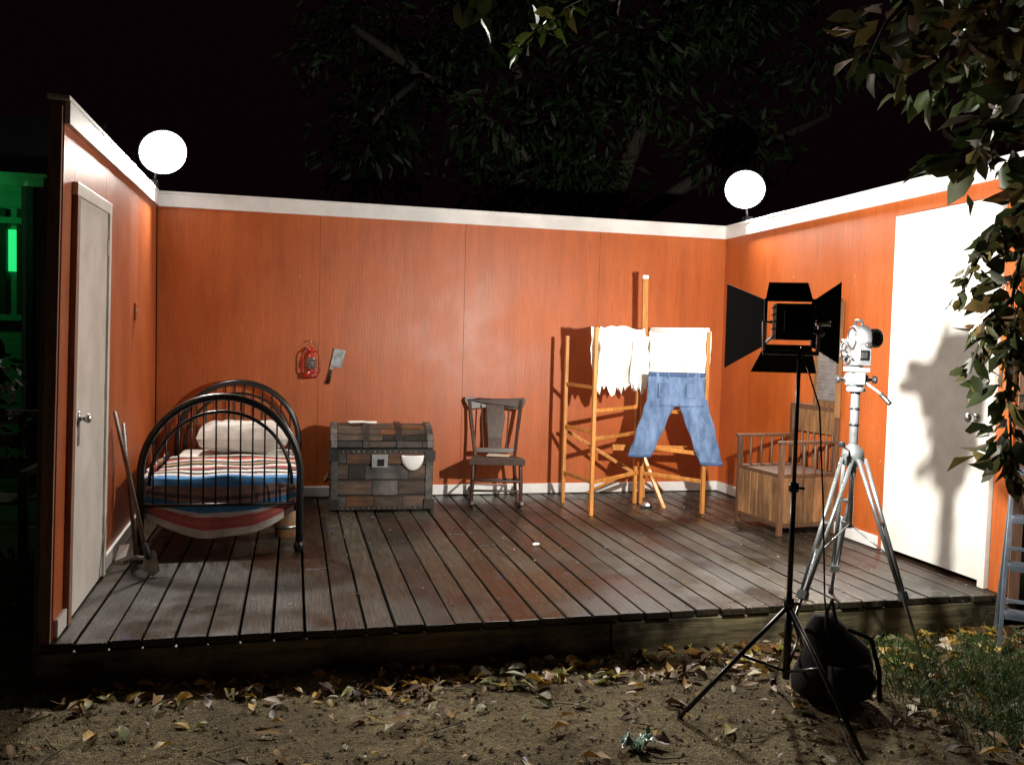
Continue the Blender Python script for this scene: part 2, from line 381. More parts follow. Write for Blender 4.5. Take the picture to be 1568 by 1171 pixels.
# ------------------------------------------------------------------ bed
bed=empty('iron_bed'); xl,xr=-.88,.05; xc=(xl+xr)/2; hw=(xr-xl)/2
def archpts(y,h0,h1,inset=0):
    p=[(xl+inset,y,ZD)]
    p.append((xl+inset,y,h0))
    for k in range(1,24):
        a=math.pi*k/24; p.append((xc-(hw-inset)*math.cos(a),y,h0+(h1-h0)*math.sin(a)))
    p+=[(xr-inset,y,h0),(xr-inset,y,ZD)]; return p
for y,nm in((5.60,'footboard'),(7.32,'headboard')):
    b=B(); h0,h1=.68,1.16
    b.tube(archpts(y,h0,h1),.023,M_black,10)
    b.tube([p for p in archpts(y,h0-.06,h1-.09,.05)][1:-1],.011,M_black,8)
    b.tube([(xl,y,.50),(xr,y,.50)],.011,M_black,8)
    for k in range(1,13):
        xx=xl+(xr-xl)*k/13; zz=h0+(h1-h0)*math.sqrt(max(0,1-((xx-xc)/hw)**2))
        b.tube([(xx,y,.50),(xx,y,zz)],.0055,M_black,6)
    for xx in(xl,xr): b.lathe([(.023,0),(.034,.01),(.034,.04),(.023,.06)],(xx,y,ZD),M_black)
    b.build(nm,bed)
b=B()
for xx in(xl+.02,xr-.02): b.beam((xx,5.6,.47),(xx,7.32,.47),.03,.035,M_black)
for k in range(7): b.beam((xl+.03,5.8+k*.22,.46),(xr-.03,5.8+k*.22,.46),.04,.008,M_black)
b.build('side_rails',bed)
def rbox(b,c,s,rad,mt,n=4):
    for sgn in(1,-1):
        def fn(u,v):
            a=(u-.5)*2;d=(v-.5)*2
            e=(max(0,1-abs(a)**4))**.5*(max(0,1-abs(d)**4))**.5
            wob=.03*mn.noise(V((a*2.5+c[0],d*2.5,sgn)))+.012*mn.noise(V((a*8,d*8,sgn)))
            sh=1-.06*abs(d)**2*abs(a)**2
            return (c[0]+a*s[0]/2*sh,c[1]+d*s[1]/2,c[2]+sgn*(s[2]/2*e+wob*e))
        b.grid(fn,28,20,mt)
b=B(); b.box((xc,6.53,.565),(.84,1.50,.13),M_cloth); b.build('mattress',bed,bevel=.03)
M_pil=mat('pillow_ticking',(.50,.46,.42),.9,var=.35,scale=4,stretch=(1,3,1),bmp=.3)
b=B(); rbox(b,(-.36,6.98,.765),(.68,.42,.22),.05,M_pil); b.build('pillow',bed)
def serape():
    m,nt,b=newmat('serape_stripes')
    at=N(nt,'ShaderNodeAttribute',attribute_name='rnd')
    cols=[(.55,.52,.46),(.03,.03,.03),(.45,.06,.04),(.55,.52,.46),(.02,.03,.08),(.35,.22,.10),(.03,.03,.03),(.60,.55,.50),(.30,.05,.05),(.03,.03,.04),(.62,.58,.52),(.03,.03,.05),(.60,.55,.5),(.05,.20,.46),(.06,.24,.50),(.05,.20,.46),(.22,.16,.13),(.30,.17,.14),(.12,.08,.08),(.32,.20,.17),(.05,.20,.46),(.06,.24,.50),(.65,.60,.56),(.55,.12,.10),(.58,.16,.14),(.55,.12,.11),(.70,.64,.60),(.72,.67,.62)]
    r=N(nt,'ShaderNodeValToRGB'); r.color_ramp.interpolation='CONSTANT'; e=r.color_ramp.elements
    while len(e)<len(cols): e.new(.99)
    for i,c in enumerate(cols): e[i].position=i/len(cols); e[i].color=(*c,1)
    nt.links.new(at.outputs['Fac'],r.inputs[0])
    c=mul(nt,r.outputs[0],ramp(nt,noise(nt,14,(1,1,1),3),[(.3,(.7,.7,.7)),(.7,(1.1,1.1,1.1))]))
    nt.links.new(c,b.inputs['Base Color']); b.inputs['Roughness'].default_value=.95
    bump(nt,b,noise(nt,150,(1,1,1),1),.5,.003); return m
M_ser=serape()
def blk(u,v):
    x=xl+.03+u*(xr-xl-.03)
    a=(u-.5)*2
    top=.652+.018*mn.noise(V((x*4,v*6,0)))-.015*abs(a)**4
    if v<.5:
        y=6.72-(v/.5)*(6.72-5.70); z=top
    else:
        t=(v-.5)/.5
        hem=.285+.17*abs(a)**2.2+(.03*a)
        y=5.70-.045*math.sin(min(1,t*3)*math.pi/2)+.022*math.sin(a*8+1)*t+.014*mn.noise(V((x*9,t*3,4)))
        z=top-(top-hem)*t
        x=xc+(x-xc)*(1+.04*t)
    return (x,y,z)
b=B(); b.grid(blk,44,120,M_ser,rf=lambda u,v:v+.006*math.sin(u*9))
b.build('serape_blanket',bed,solid=.008)
b=B(); b.grid(lambda u,v:(xl-.012-.012*math.sin(v*20),6.9-v*1.22,.66-u*(.24+.03*math.sin(v*9))),8,60,M_ser,rf=lambda u,v:.05+.45*v); b.build('blanket_side',bed,solid=.006)
b=B(); b.lathe([(.075,0),(.095,.24),(.085,.24),(.07,.02),(0,.02)],(-.03,6.05,ZD),M_crate,n=18); b.tube([(-.03-.1*math.cos(a),6.05,ZD+.24+.1*math.sin(a)) for a in [math.pi*k/10 for k in range(11)]],.004,M_steel,6)
b.lathe([(.088,.06),(.091,.06),(.093,.08),(.086,.08)],(-.03,6.05,ZD),M_steel,n=18); b.build('wooden_bucket')
# ------------------------------------------------------------------ trunk
M_tr_d=mat('trunk_dark_strap',(.040,.030,.024),.5,.2,var=.5,scale=9,rnd=.4,bmp=.4,dirt=.4)
M_tr_l=mat('trunk_tin_pale',(.15,.135,.12),.55,.2,var=.5,scale=10,rnd=.4,bmp=.4,dirt=.6)
M_tr_w=mat('trunk_weathered_wood',(.10,.062,.040),.65,var=.6,scale=5,stretch=(1,6,6),rnd=.5,bmp=.5,dirt=.5)
M_tr_r=mat('trunk_reddish_wood',(.20,.075,.025),.6,var=.5,scale=5,stretch=(1,6,6),rnd=.5,bmp=.5,dirt=.5)
tk=empty('domed_steamer_trunk',(.69,7.1,ZD),D2R(-2)); tw,td,th=.80,.50,.47
TM=[M_tr_w,M_tr_w,M_tr_l,M_tr_r,M_tr_d]
b=B(); b.box((0,0,th/2+.01),(tw,td,th),M_tr_d,r=.0)
for zz in(.06,.18,.30,.42):
    xx=-.4
    while xx<.39:
        L=min(random.uniform(.10,.36),.4-xx); b.box((xx+L/2,-td/2-.008+random.uniform(-.004,.004),zz+random.uniform(-.004,.004)),(L-.003,.018,random.uniform(.098,.112)),random.choice(TM)); xx+=L
for xx in(-.365,.365): b.box((xx,-td/2-.020,.24),(.052,.012,.46),M_tr_l)
for zz in(.02,.46): b.box((0,-td/2-.017,zz),(.80,.014,.028),M_tr_d)
for xx in(-.37,.37):
    for zz in(.05,.43): b.box((xx,-td/2-.027,zz),(.085,.012,.08),M_tr_d)
for k in range(20):
    for zz in(.46,.02): b.lathe([(0,0),(.006,0),(.005,.004),(0,.006)],(-.38+.04*k,-td/2-.024,zz),M_steel,(0,-1,0),6)
b.tube([(-.405,-.08,.24),(-.43,-.07,.2),(-.43,.07,.2),(-.405,.08,.24)],.012,M_brownwood)
b.build('body',tk,bevel=.004)
b=B(); ns=10
def lid(a,off=0): return (-(td/2+.01+off)*math.cos(a),th+.02+(.155+off)*math.sin(a))
prof=[lid(math.pi*k/ns) for k in range(ns+1)]
for sx in(-1,1): b.add([(sx*tw/2,y,z) for y,z in prof],[tuple(range(ns+1))] if sx>0 else [tuple(range(ns,-1,-1))],M_tr_d,.3)
b.add([(sx*tw/2,y,z) for y,z in prof for sx in(-1,1)],[(2*k,2*k+1,2*k+3,2*k+2) for k in range(ns)],M_tr_d,.1)
def seg(k,off,x,wd,mt,hh=.9):
    a=math.pi*(k+.5)/ns; y0_,z0_=lid(math.pi*k/ns,off); y1_,z1_=lid(math.pi*(k+1)/ns,off)
    L=math.hypot(y1_-y0_,z1_-z0_); b.box((x,(y0_+y1_)/2,(z0_+z1_)/2),(wd,L*hh,.016),mt,rot=(math.atan2(z1_-z0_,y1_-y0_),0,0))
for k in range(ns):
    xx=-.4
    while xx<.39:
        L=min(random.uniform(.15,.42),.4-xx); seg(k,.005,xx+L/2,L-.003,random.choice(TM)); xx+=L
for xx in(-.37,-.13,.13,.37):
    for k in range(ns): seg(k,.016,xx,.045,M_tr_l if abs(xx)>.3 else M_tr_d,1.0)
b.build('lid',tk,bevel=.002)
b=B(); b.box((-.02,-td/2-.033,th-.08),(.12,.012,.10),M_galv); b.box((-.01,-td/2-.045,th-.09),(.045,.02,.05),M_black)
def cup(u,v):
    a=math.pi*u; cx_,cz_=.235,th-.035
    return (cx_-.088*math.cos(a)*v,-td/2-.035-.035*math.sqrt(max(0,1-v**2.5)),cz_-.125*math.sin(a)*v)
b.grid(cup,24,10,M_enamel)
b.build('latch_and_cup',tk,solid=.003)
b=B(); b.tube([(-.16,-.05,.0),(-.1,-.09,.0),(-.04,-.07,.0)],.009,M_enamel); b.box((-.2,-.08,.005),(.12,.05,.012),M_enamel,rot=(0,0,.3)); b.build('papers_on_lid',tk,loc=(0,0,th+.20))
# ------------------------------------------------------------------ rocking chair (local: front = -Y)
rc=empty('rocking_chair',(1.63,7.02,ZD),D2R(-10))
b=B()
b.poly([(-.21,-.2,.39),(.21,-.2,.39),(.17,.18,.36),(-.17,.18,.36)],.035,(0,0,1),M_darkwood)
b.box((0,-.21,.375),(.45,.03,.05),M_darkwood)
for s in(-1,1):
    b.tube([(s*.19,-.18,.37),(s*.195,-.19,.2),(s*.20,-.2,.035)],[.015,.018,.013],M_darkwood)
    b.tube([(s*.16,.17,.36),(s*.175,.2,.2),(s*.185,.22,.035)],[.015,.017,.013],M_darkwood)
    pts=[]
    for k in range(15):
        t=-1+2*k/14; pts.append((s*.195,.03+t*.40,.012+.06*t*t))
    for k in range(14): b.beam(pts[k],pts[k+1],.028,.03,M_darkwood)
    b.beam((s*.165,.17,.36),(s*.195,.27,.60),.026,.028,M_darkwood); b.beam((s*.195,.27,.59),(s*.225,.33,.84),.026,.028,M_darkwood)
    b.tube([(s*.195,-.19,.2),(s*.178,.2,.2)],.009,M_darkwood)
    b.tube([(s*.095,.20,.42),(s*.12,.32,.8)],.007,M_darkwood,6)
b.tube([(-.195,-.2,.22),(.195,-.2,.22)],.011,M_darkwood); b.tube([(-.195,-.2,.14),(.195,-.2,.14)],.010,M_darkwood); b.tube([(-.18,.2,.17),(.18,.2,.17)],.010,M_darkwood)
b.poly([(-.055,.20,.38),(.055,.20,.38),(.06,.25,.52),(.085,.30,.68),(.075,.33,.80),(-.075,.33,.80),(-.085,.30,.68),(-.06,.25,.52)],.012,(0,-1,.3),M_darkwood)
b.poly([(-.235,.325,.77),(-.2,.325,.755),(0,.345,.775),(.2,.325,.755),(.235,.325,.77),(.265,.33,.83),(.25,.335,.86),(.15,.345,.85),(0,.35,.845),(-.15,.345,.85),(-.25,.335,.86),(-.265,.33,.83)],.024,(0,-1,.15),M_darkwood)
b.poly([(-.17,.19,.40),(.17,.19,.40),(.175,.20,.44),(-.175,.20,.44)],.02,(0,-1,.2),M_darkwood)
b.build('chair_frame',rc,bevel=.003)
b=B(); b.poly([(-.08,-.1,.412),(.1,-.12,.412),(.12,.05,.40),(-.06,.07,.40)],.01,(0,0,1),mat('folded_paper',(.5,.4,.3),.8)); b.build('folded_cloth',rc)
# ------------------------------------------------------------------ clothes horse, mast and laundry
ck=empty('clothes_drying_rack')
b=B(); A=V((2.27,6.45,0));H=V((2.84,6.92,0));K=V((3.20,6.42,0))
def post(p,z0,z1,w=.028,t=.038): b.beam((p.x,p.y,z0),(p.x,p.y,z1),w,t,M_pine)
post(A,ZD,1.67); post(H+V((-.02,0,0)),ZD,1.67); post(H+V((.03,-.01,0)),ZD,1.67); post(K,ZD,1.66)
A2=A+V((-.06,.55,0))
for (p,q,zs) in((A,H,(.46,.80,1.02,1.32,1.64)),(H+V((.03,0,0)),K,(.46,.68,1.0,1.31,1.63))):
    for z in zs: b.beam((p.x,p.y,z),(q.x,q.y,z),.018,.03,M_pine)
for z in(.46,.85,1.2): b.beam((A.x,A.y,z),(A2.x,A2.y,z),.016,.028,M_pine)
post(A2,ZD,1.6)
b.beam((2.84,6.92,.44),(2.27,7.2,.80),.016,.028,M_pine)
b.build('frame',ck,bevel=.003)
b=B(); b.beam((2.93,7.02,ZD+.03),(2.875,6.97,2.10),.045,.03,M_pine); b.box((2.873,6.965,2.112),(.05,.035,.03),M_enamel)
b.beam((2.93,7.02,.5),(2.55,7.36,ZD+.02),.03,.022,M_pine); b.beam((2.93,7.02,.5),(3.25,7.32,ZD+.02),.03,.022,M_pine)
b.beam((2.6,6.9,.68),(3.28,6.9,.66),.03,.05,M_pine)
b.beam((2.93,7.0,.58),(2.93,6.55,ZD+.02),.03,.022,M_pine)
b.lathe([(.05,0),(.06,.02),(.02,.04),(0,.04)],(2.86,6.75,ZD),M_steel,n=14)
b.build('easel_mast',ck,bevel=.003)
def rag(p,q,zt,zb,seed,amp,off,front=-1):
    p=V(p);q=V(q);d=(q-p);nn=V((d.y,-d.x,0)).normalized()
    def fn(u,v):
        st=mn.noise(V((u*9+seed,0,0))); st=math.copysign(abs(st)**.5,st)
        zl=zb+amp*st*.7+amp*.7*mn.noise(V((u*23+seed,3,0)))
        z=zt-(zt-zl)*v-.012*math.sin(u*math.pi*3)*(1-v)
        o=off+.022*math.sin(u*11+seed+v*2)*v+.02*mn.noise(V((u*6,v*4,seed)))
        return p+d*u+nn*o+V((0,0,z))
    return fn
b=B()
b.grid(rag(A+V((.0,-.01,0)),H+V((-.02,-.03,0)),1.675,1.17,2.1,.11,.03),70,26,M_cloth)
b.grid(rag(A+V((.0,.03,0)),H+V((-.04,.03,0)),1.675,1.32,5.3,.06,-.03),30,16,M_cloth)
b.grid(rag(A+V((.36,.26,0)),H+V((-.0,-.04,0)),1.62,1.20,8.3,.09,.05),40,20,M_cloth)
b.build('ragged_shirt',ck,solid=.004)
b=B()
b.grid(rag(H+V((.06,-.06,0)),K,1.66,1.29,3.7,.01,.028),30,20,M_cloth)
b.grid(rag(H+V((.06,0,0)),K+V((.03,.03,0)),1.66,1.40,6.7,.01,-.028),20,10,M_cloth)
b.tube([(H+V((.06,-.06,1.665))),(K+V((-.0,-.0,1.665)))],.02,M_cloth,8)
b.build('white_towel',ck,solid=.004)
M_den=mat('denim',(.085,.15,.30),.85,var=.4,scale=5,stretch=(3,3,1),bmp=.7,bdist=.004,col2=(.17,.26,.44))
M_dens=mat('denim_seam',(.05,.09,.2),.85)
b=B()
ax=V((.96,-.26,0)).normalized(); ay=V((.26,.96,0)).normalized(); jc=V((2.97,6.46,0))
def jr(off,z,rx,ry,yo=0): return (jc+ax*off+ay*yo+V((0,0,z)),ax*rx,ay*ry)
def wr(i,k,p): return .55*mn.noise(V((p.x*14,p.z*9,p.y*3)))+.35*mn.noise(V((p.x*40,p.z*14,1)))
b.loft([jr(-.01,1.325-.265*t,.222+.012*t,.018+.016*math.sin(min(1,t*1.5)*1.57)) for t in [k/12 for k in range(13)]],M_den,40,wr=wr)
for s,e in((-1,-.285),(1,.29)):
    rg=[]
    for k in range(26):
        t=k/25; z=1.12-t*(.47 if s<0 else .52); off=s*.116*(1-t)+e*t; rx=.122-.030*t+.004*math.sin(t*17+s); ry=.030+.006*math.sin(t*13+s*2)
        rg.append(jr(off,z,rx,ry,.012*math.sin(t*8+s)))
    b.loft(rg,M_den,36,wr=wr)
    c,a_,y_=rg[-1]; b.loft([(c+V((0,0,.02)),a_*1.03,y_*1.2),(c-V((0,0,.004)),a_*1.03,y_*1.2)],M_dens,24)
b.loft([jr(-.01,1.33,.225,.022),jr(-.01,1.295,.227,.026)],M_dens,28)
for k in(-.17,-.08,.07,.16): c=jc+ax*k-ay*.03; b.box(c+V((0,0,1.305)),(.012,.01,.05),M_den)
for s in(-1,1): b.box(jc+ax*(s*.11)-ay*.036+V((0,0,1.19)),(.10,.006,.11),M_den)
b.build('blue_jeans',ck)
# ------------------------------------------------------------------ lantern & cleaver on back wall
b=B(); lx,ly=.14,7.37; z0=1.20
b.lathe([(0,0),(.050,0),(.052,.02),(.048,.042),(.028,.055),(.026,.07),(.034,.075)],(lx,ly,z0),M_red)
b.lathe([(.030,.072),(.042,.10),(.042,.13),(.030,.165)],(lx,ly,z0),M_glass)
b.lathe([(.034,.163),(.036,.175),(.024,.18),(.024,.215),(.036,.22),(.026,.24),(.010,.255),(0,.256)],(lx,ly,z0),M_red)
for s in(-1,1): b.tube([(lx+s*.045,ly,z0+.03),(lx+s*.066,ly,z0+.05),(lx+s*.066,ly,z0+.18),(lx+s*.05,ly,z0+.215),(lx+s*.02,ly,z0+.225)],.007,M_red)
b.tube([(lx-.066,ly,z0+.17),(lx-.05,ly,z0+.25),(lx,ly,z0+.30),(lx+.05,ly,z0+.25),(lx+.066,ly,z0+.17)],.002,M_blackm,6)
for z in(.09,.117,.145): b.tube([(lx+.046*math.cos(a),ly+.046*math.sin(a),z0+z) for a in [2*math.pi*k/14 for k in range(14)]],.002,M_blackm,5,closed=True)
b.tube([(lx,Y1,z0+.305),(lx,ly-.02,z0+.30)],.004,M_steel,6)
b.build('kerosene_lantern')
b=B()
def cv(u,v,y=7.445):
    a=D2R(12); return (.345+u*math.cos(a)+v*math.sin(a),y,1.31-u*math.sin(a)+v*math.cos(a))
M_blade=mat('tarnished_blade',(.30,.31,.32),.4,.7,var=.4,scale=20,dirt=.5)
b.poly([cv(-.045,-.02),cv(.045,-.02),cv(.05,.13),cv(-.045,.13)],.004,(0,1,0),M_blade)
b.poly([cv(-.045,-.02),cv(-.015,-.02),cv(-.02,-.06),cv(-.04,-.06)],.004,(0,1,0),M_blade)
b.tube([cv(-.032,-.05,7.44),cv(-.03,-.10,7.44),cv(-.035,-.17,7.44)],[.011,.014,.017],M_black,8)
b.tube([cv(.03,.11,7.43),cv(.03,.11,7.47)],.004,M_black,6)
b.build('meat_cleaver')
# ------------------------------------------------------------------ commode chair / crate with spindles
cr=empty('crate_armchair',(3.60,5.86,ZD),D2R(5))
b=B(); hx,hy=.235,.26
for sx in(-1,1):
    for sy in(-1,1): b.beam((sx*hx,sy*hy,0),(sx*hx,sy*hy,.66 if sx<0 else .90),.034,.034,M_brownwood)
for k in range(6): b.box((-hx-.004,(-hy+.04)+k*.088+.005,.255),(.014,.080,.33),M_crate)
for k in range(5): b.box((-hx+.055+k*.09,-hy-.004,.255),(.082,.014,.33),M_crate)
b.box((hx,0,.25),(.014,.46,.33),M_crate); b.box((0,hy,.25),(.42,.014,.33),M_crate)
b.box((0,0,.435),(.50,.55,.026),M_brownwood)
b.beam((-hx,-hy,.075),(hx,-hy,.075),.03,.03,M_brownwood); b.beam((-hx,-hy,.075),(-hx,hy,.075),.03,.03,M_brownwood)
for sy in(-1,1):
    b.beam((-hx-.03,sy*hy,.67),(hx,sy*hy,.67),.04,.022,M_brownwood)
    for k in range(1,5): b.tube([(-hx+k*.095,sy*hy,.445),(-hx+k*.095,sy*hy,.55),(-hx+k*.095,sy*hy,.66)],[.008,.012,.008],M_brownwood,7)
b.box((hx,0,.80),(.024,.50,.17),M_crate); b.box((hx,0,.905),(.032,.55,.04),M_brownwood)
for k in range(-3,4): b.tube([(hx,k*.07,.445),(hx,k*.07,.72)],.009,M_brownwood,7)
b.build('chair_frame',cr,bevel=.003)
b=B(); wx=3.835
for yy in(5.60,5.88): b.box((wx,yy,1.47),(.026,.035,.84),M_crate)
for z in(1.87,1.60,1.14): b.box((wx+.002,5.74,z),(.02,.245,.05 if z<1.8 else .09),M_crate)
def rib(u,v): return (wx-.004-.006*math.sin(v*2*math.pi*16),5.62+u*.24,1.165+v*.41)
b.grid(rib,2,128,M_galv); b.box((wx+.01,5.74,1.735),(.008,.24,.21),M_crate)
b.build('washboard')
# ------------------------------------------------------------------ tools leaning on the left wall
b=B(); b.tube([(-.99,5.42,1.08),(-.77,5.15,.30)],.012,M_brownwood)
b.poly([(-.79,5.18,.34),(-.73,5.16,.33),(-.70,5.11,.23),(-.73,5.09,.205),(-.79,5.12,.24)],.006,(.5,-.8,.3),M_rawgrey); b.tube([(-.79,5.17,.37),(-.76,5.14,.29)],.016,M_blackm)
b.build('garden_spade')
b=B(); b.tube([(-1.0,5.75,.98),(-.86,5.35,.24)],.012,M_brownwood); b.tube([(-.92,5.30,.235),(-.86,5.34,.25),(-.80,5.38,.235)],[.008,.018,.008],M_rawgrey); b.build('pickaxe')
b=B(); b.poly([(-.99,5.45,.21),(-.93,5.43,.24),(-.92,5.48,.30),(-.97,5.5,.29)],.01,(.6,-.7,.2),M_enamel); b.build('paper_scrap')
# ------------------------------------------------------------------ flood lamps
M_bulb=emis('flood_lamp_glass',(1,.98,.93),14)
def flood(name,pos,tgt,bracket,power):
    e=empty(name); b=B(); p=V(pos); d=(V(tgt)-p).normalized(); r=.17
    b.lathe([(r*math.sin(a),.0+.07*math.cos(a)) for a in [math.pi/2*(1-k/8) for k in range(9)]],p,M_bulb,d,28)
    b.lathe([(r+.002,0),(r+.010,.0),(r+.010,-.02),(.12,-.09),(.06,-.14),(.05,-.18),(0,-.185)],p,M_blackm,d,24)
    b.tube([p-d*.16,p-d*.12-V((0,0,.1)),V(bracket)],.012,M_black)
    b.box(V(bracket),(.07,.07,.05),M_black)
    b.build('housing',e)
    l=bpy.data.lights.new('lamp','AREA'); l.shape='DISK'; l.size=.26; l.energy=power; l.color=(1,.95,.86); l.spread=D2R(135)
    o=bpy.data.objects.new('lamp',l); sc.collection.objects.link(o); o.parent=e
    o.matrix_world=Matrix.Translation(p+d*.085)@d.to_track_quat('-Z','Y').to_matrix().to_4x4()
flood('flood_lamp',(-.98,7.17,2.90),(.5,3.5,.4),(-1.06,7.25,2.675),75)
flood('flood_lamp',(3.84,7.10,2.93),(1.5,3.3,.5),(3.90,7.14,2.675),110)
# ------------------------------------------------------------------ barn-door studio light
sl_=empty('barn_door_studio_light')
az=D2R(23); fw=V((math.sin(az),math.cos(az),-.02)).normalized(); rt=V((math.cos(az),-math.sin(az),0)); up=rt.cross(fw).normalized()
hp=V((2.06,3.36,1.655)); s=.10
Mh=Matrix((rt,fw,up)).transposed()
b=B()
fp=hp+fw*.07
b.box(hp-fw*.03,(.15,.11,.15),M_blackm,Mh); b.box(hp-fw*.10,(.09,.04,.09),M_black,Mh)
for k in range(5): b.box(hp-fw*.03+up*(-.06+.03*k),(.165,.09,.006),M_black,Mh)
for sx in(-1,1):
    b.box(fp+rt*sx*s,(.012,.03,.21),M_blackm,Mh); b.box(fp+up*sx*s,(.21,.03,.012),M_blackm,Mh)
    b.beam(hp+rt*sx*.075+up*sx*.06,fp+rt*sx*.1+up*sx*.09,.01,.01,M_steel)
    b.tube([hp+rt*sx*.11-up*.13,hp+rt*sx*.115,hp+rt*sx*.08],.008,M_steel)
b.tube([hp+rt*.115-up*.13,hp-rt*.115-up*.13],.01,M_black); b.tube([hp+rt*.10,hp+rt*.16],.014,M_chrome); b.tube([hp+rt*.06-up*.02,hp+rt*.12-up*.05-fw*.06],.012,M_chrome)
b.build('lamp_head',sl_,bevel=.002)
b=B()
def flap(out,side,ang,L,inn,outw,skew=0):
    a=D2R(ang); d=out*math.sin(a)+fw*math.cos(a); h=fp+out*s+fw*.012
    p=[h-side*inn,h+side*inn,h+side*(outw+skew)+d*L,h-side*(outw-skew)+d*L]
    b.poly(p,.003,d.cross(side),M_blackm)
flap(-rt,up,56,.19,.10,.19,-.012); flap(rt,up,60,.15,.10,.18,.01); flap(up,rt,38,.14,.10,.085,.01); flap(-up,rt,74,.12,.10,.14,-.01)
b.build('barn_doors',sl_)
kl=bpy.data.lights.new('lamp','AREA'); kl.shape='DISK'; kl.size=.06; kl.energy=150; kl.color=(1,.95,.86); kl.spread=D2R(155)
ko=bpy.data.objects.new('lamp',kl); sc.collection.objects.link(ko); ko.parent=sl_
ko.matrix_world=Matrix.Translation(fp+fw*.02)@(Matrix((rt,up,-fw)).transposed().to_4x4())
b=B(); bx,by=2.085,3.33
b.tube([(bx,by,1.53),(bx,by,.95)],.009,M_black); b.tube([(bx,by,.97),(bx,by,.42)],.012,M_black); b.tube([(bx,by,.46),(bx,by,.12)],.016,M_black)
for z in(.95,.45): b.lathe([(.012,-.02),(.022,-.015),(.022,.02),(.012,.025)],(bx,by,z),M_black); b.tube([(bx,by,z),(bx+.04,by-.02,z)],.007,M_black,6)
for ex,ey in((1.56,3.27),(2.42,3.66),(2.10,2.80)):
    b.tube([(bx,by,.44),((bx*.55+ex*.45),(by*.55+ey*.45),.25),(ex,ey,.012)],.010,M_black)
    b.tube([(bx,by,.15),((bx*.55+ex*.45),(by*.55+ey*.45),.25)],.007,M_black,6)
b.tube([(2.06,3.28,1.55),(2.14,3.25,1.3),(2.17,3.24,.9),(2.19,3.23,.5),(2.22,3.15,.03),(2.1,2.9,.01),(1.9,2.3,.01)],.004,M_black,6)
b.build('light_stand',sl_)
b=B()
def bw_(i,k,p): return .18*mn.noise(V((p.x*9,p.y*9,p.z*9)))
def bagring(z,rx,ry,ox=0): return ((2.33+ox,3.36,z),(rx*(1+.1*mn.noise(V((z*11,3,0)))),0,0),(0,ry,0))
b.loft([bagring(.012,.13,.08),bagring(.05,.18,.12),bagring(.10,.19,.13),bagring(.16,.18,.12,.01),bagring(.23,.15,.10,.02),bagring(.29,.12,.08,-.02),bagring(.34,.08,.06,-.04),bagring(.38,.05,.03,-.05)],M_blackfab,28,wr=bw_)
b.tube([(2.24,3.28,.34),(2.23,3.27,.42),(2.26,3.28,.47),(2.30,3.30,.36)],.008,M_blackfab); b.loft([((2.33,3.24,.05),(.11,0,0),(0,.04,0)),((2.35,3.235,.12),(.12,0,0),(0,.05,0)),((2.33,3.245,.19),(.10,0,0),(0,.035,0))],M_blackfab,14)
b.tube([(2.36,3.3,.33),(2.44,3.25,.30),(2.48,3.24,.16),(2.46,3.2,.04)],.010,M_blackfab,flat=.3)
b.build('black_camera_bag')
# ------------------------------------------------------------------ movie camera on tripod
mc=empty('movie_camera_on_tripod'); hub=V((2.70,3.80,1.02))
b=B(); cx,cy=hub.x,hub.y
az2=D2R(12); f2=V((math.sin(az2),math.cos(az2),0)); r2=V((math.cos(az2),-math.sin(az2),0)); M2=Matrix((r2,f2,V((0,0,1)))).transposed(); Z=V((0,0,1))
cc=V((cx,cy,1.55))
b.box(cc-Z*.015,(.07,.16,.13),M_camg,M2)
for zz,yy,rr in((.05,-.02,.066),(-.03,.02,.058)):
    b.lathe([(0,-.036),(rr-.004,-.036),(rr,-.03),(rr,.03),(rr-.004,.036),(0,.036)],cc+Z*zz+f2*yy,M_camg,r2,28)
    b.lathe([(rr-.018,0),(rr-.008,0),(rr-.008,.005),(rr-.018,.005)],cc+Z*zz+f2*yy-r2*.037,M_chrome,-r2,28)
b.lathe([(.012,0),(.012,.02),(.026,.022),(.026,.036),(0,.038)],cc-r2*.037+Z*(-.03)+f2*.02,M_chrome,-r2,14)
b.tube([cc-r2*.06-f2*.02-Z*.03,cc-r2*.06-f2*.07-Z*.05],.005,M_chrome)
b.lathe([(0,0),(.045,0),(.048,.02),(.048,.035),(.036,.04),(.03,.02),(0,.02)],cc+r2*.075+f2*.02+Z*.055,M_chrome,-f2+r2*.4,22)
b.lathe([(0,0),(.03,0)],cc+r2*.08-f2*.003+Z*.055,M_black,-f2+r2*.4,18)
b.box(cc+r2*.045+f2*.03+Z*.05,(.03,.03,.03),M_camg,M2)
b.lathe([(.05,0),(.05,.015),(0,.016)],cc+f2*.08,M_alu,f2,20)
for a in(0,2.1,4.2):
    q=cc+f2*.095+r2*.028*math.sin(a)+V((0,0,.028*math.cos(a))); b.lathe([(.018,0),(.018,.03),(.022,.035),(.022,.07),(.015,.072),(0,.06)],q,M_chrome,f2,14)
b.tube([cc-f2*.10+r2*.015+Z*.02,cc-f2*.08+r2*.015+Z*.02],.014,M_black,12)
b.box(cc-f2*.082-Z*.03,(.045,.006,.05),M_chrome,M2); b.box(cc-f2*.084-Z*.03,(.03,.006,.03),M_black,M2)
b.tube([cc+Z*.115-f2*.05,cc+Z*.14-f2*.03,cc+Z*.14+f2*.03,cc+Z*.10+f2*.05],.007,M_black)
b.build('film_camera',mc,bevel=.004)
b=B()
b.box(cc+V((0,0,-.10)),(.09,.11,.025),M_alu,M2); b.lathe([(0,-.05),(.03,-.05),(.035,-.03),(.035,.03),(.03,.05),(0,.05)],cc+V((0,0,-.15)),M_alu,r2,18)
b.box(cc+V((0,0,-.145)),(.05,.10,.06),M_alu,M2)
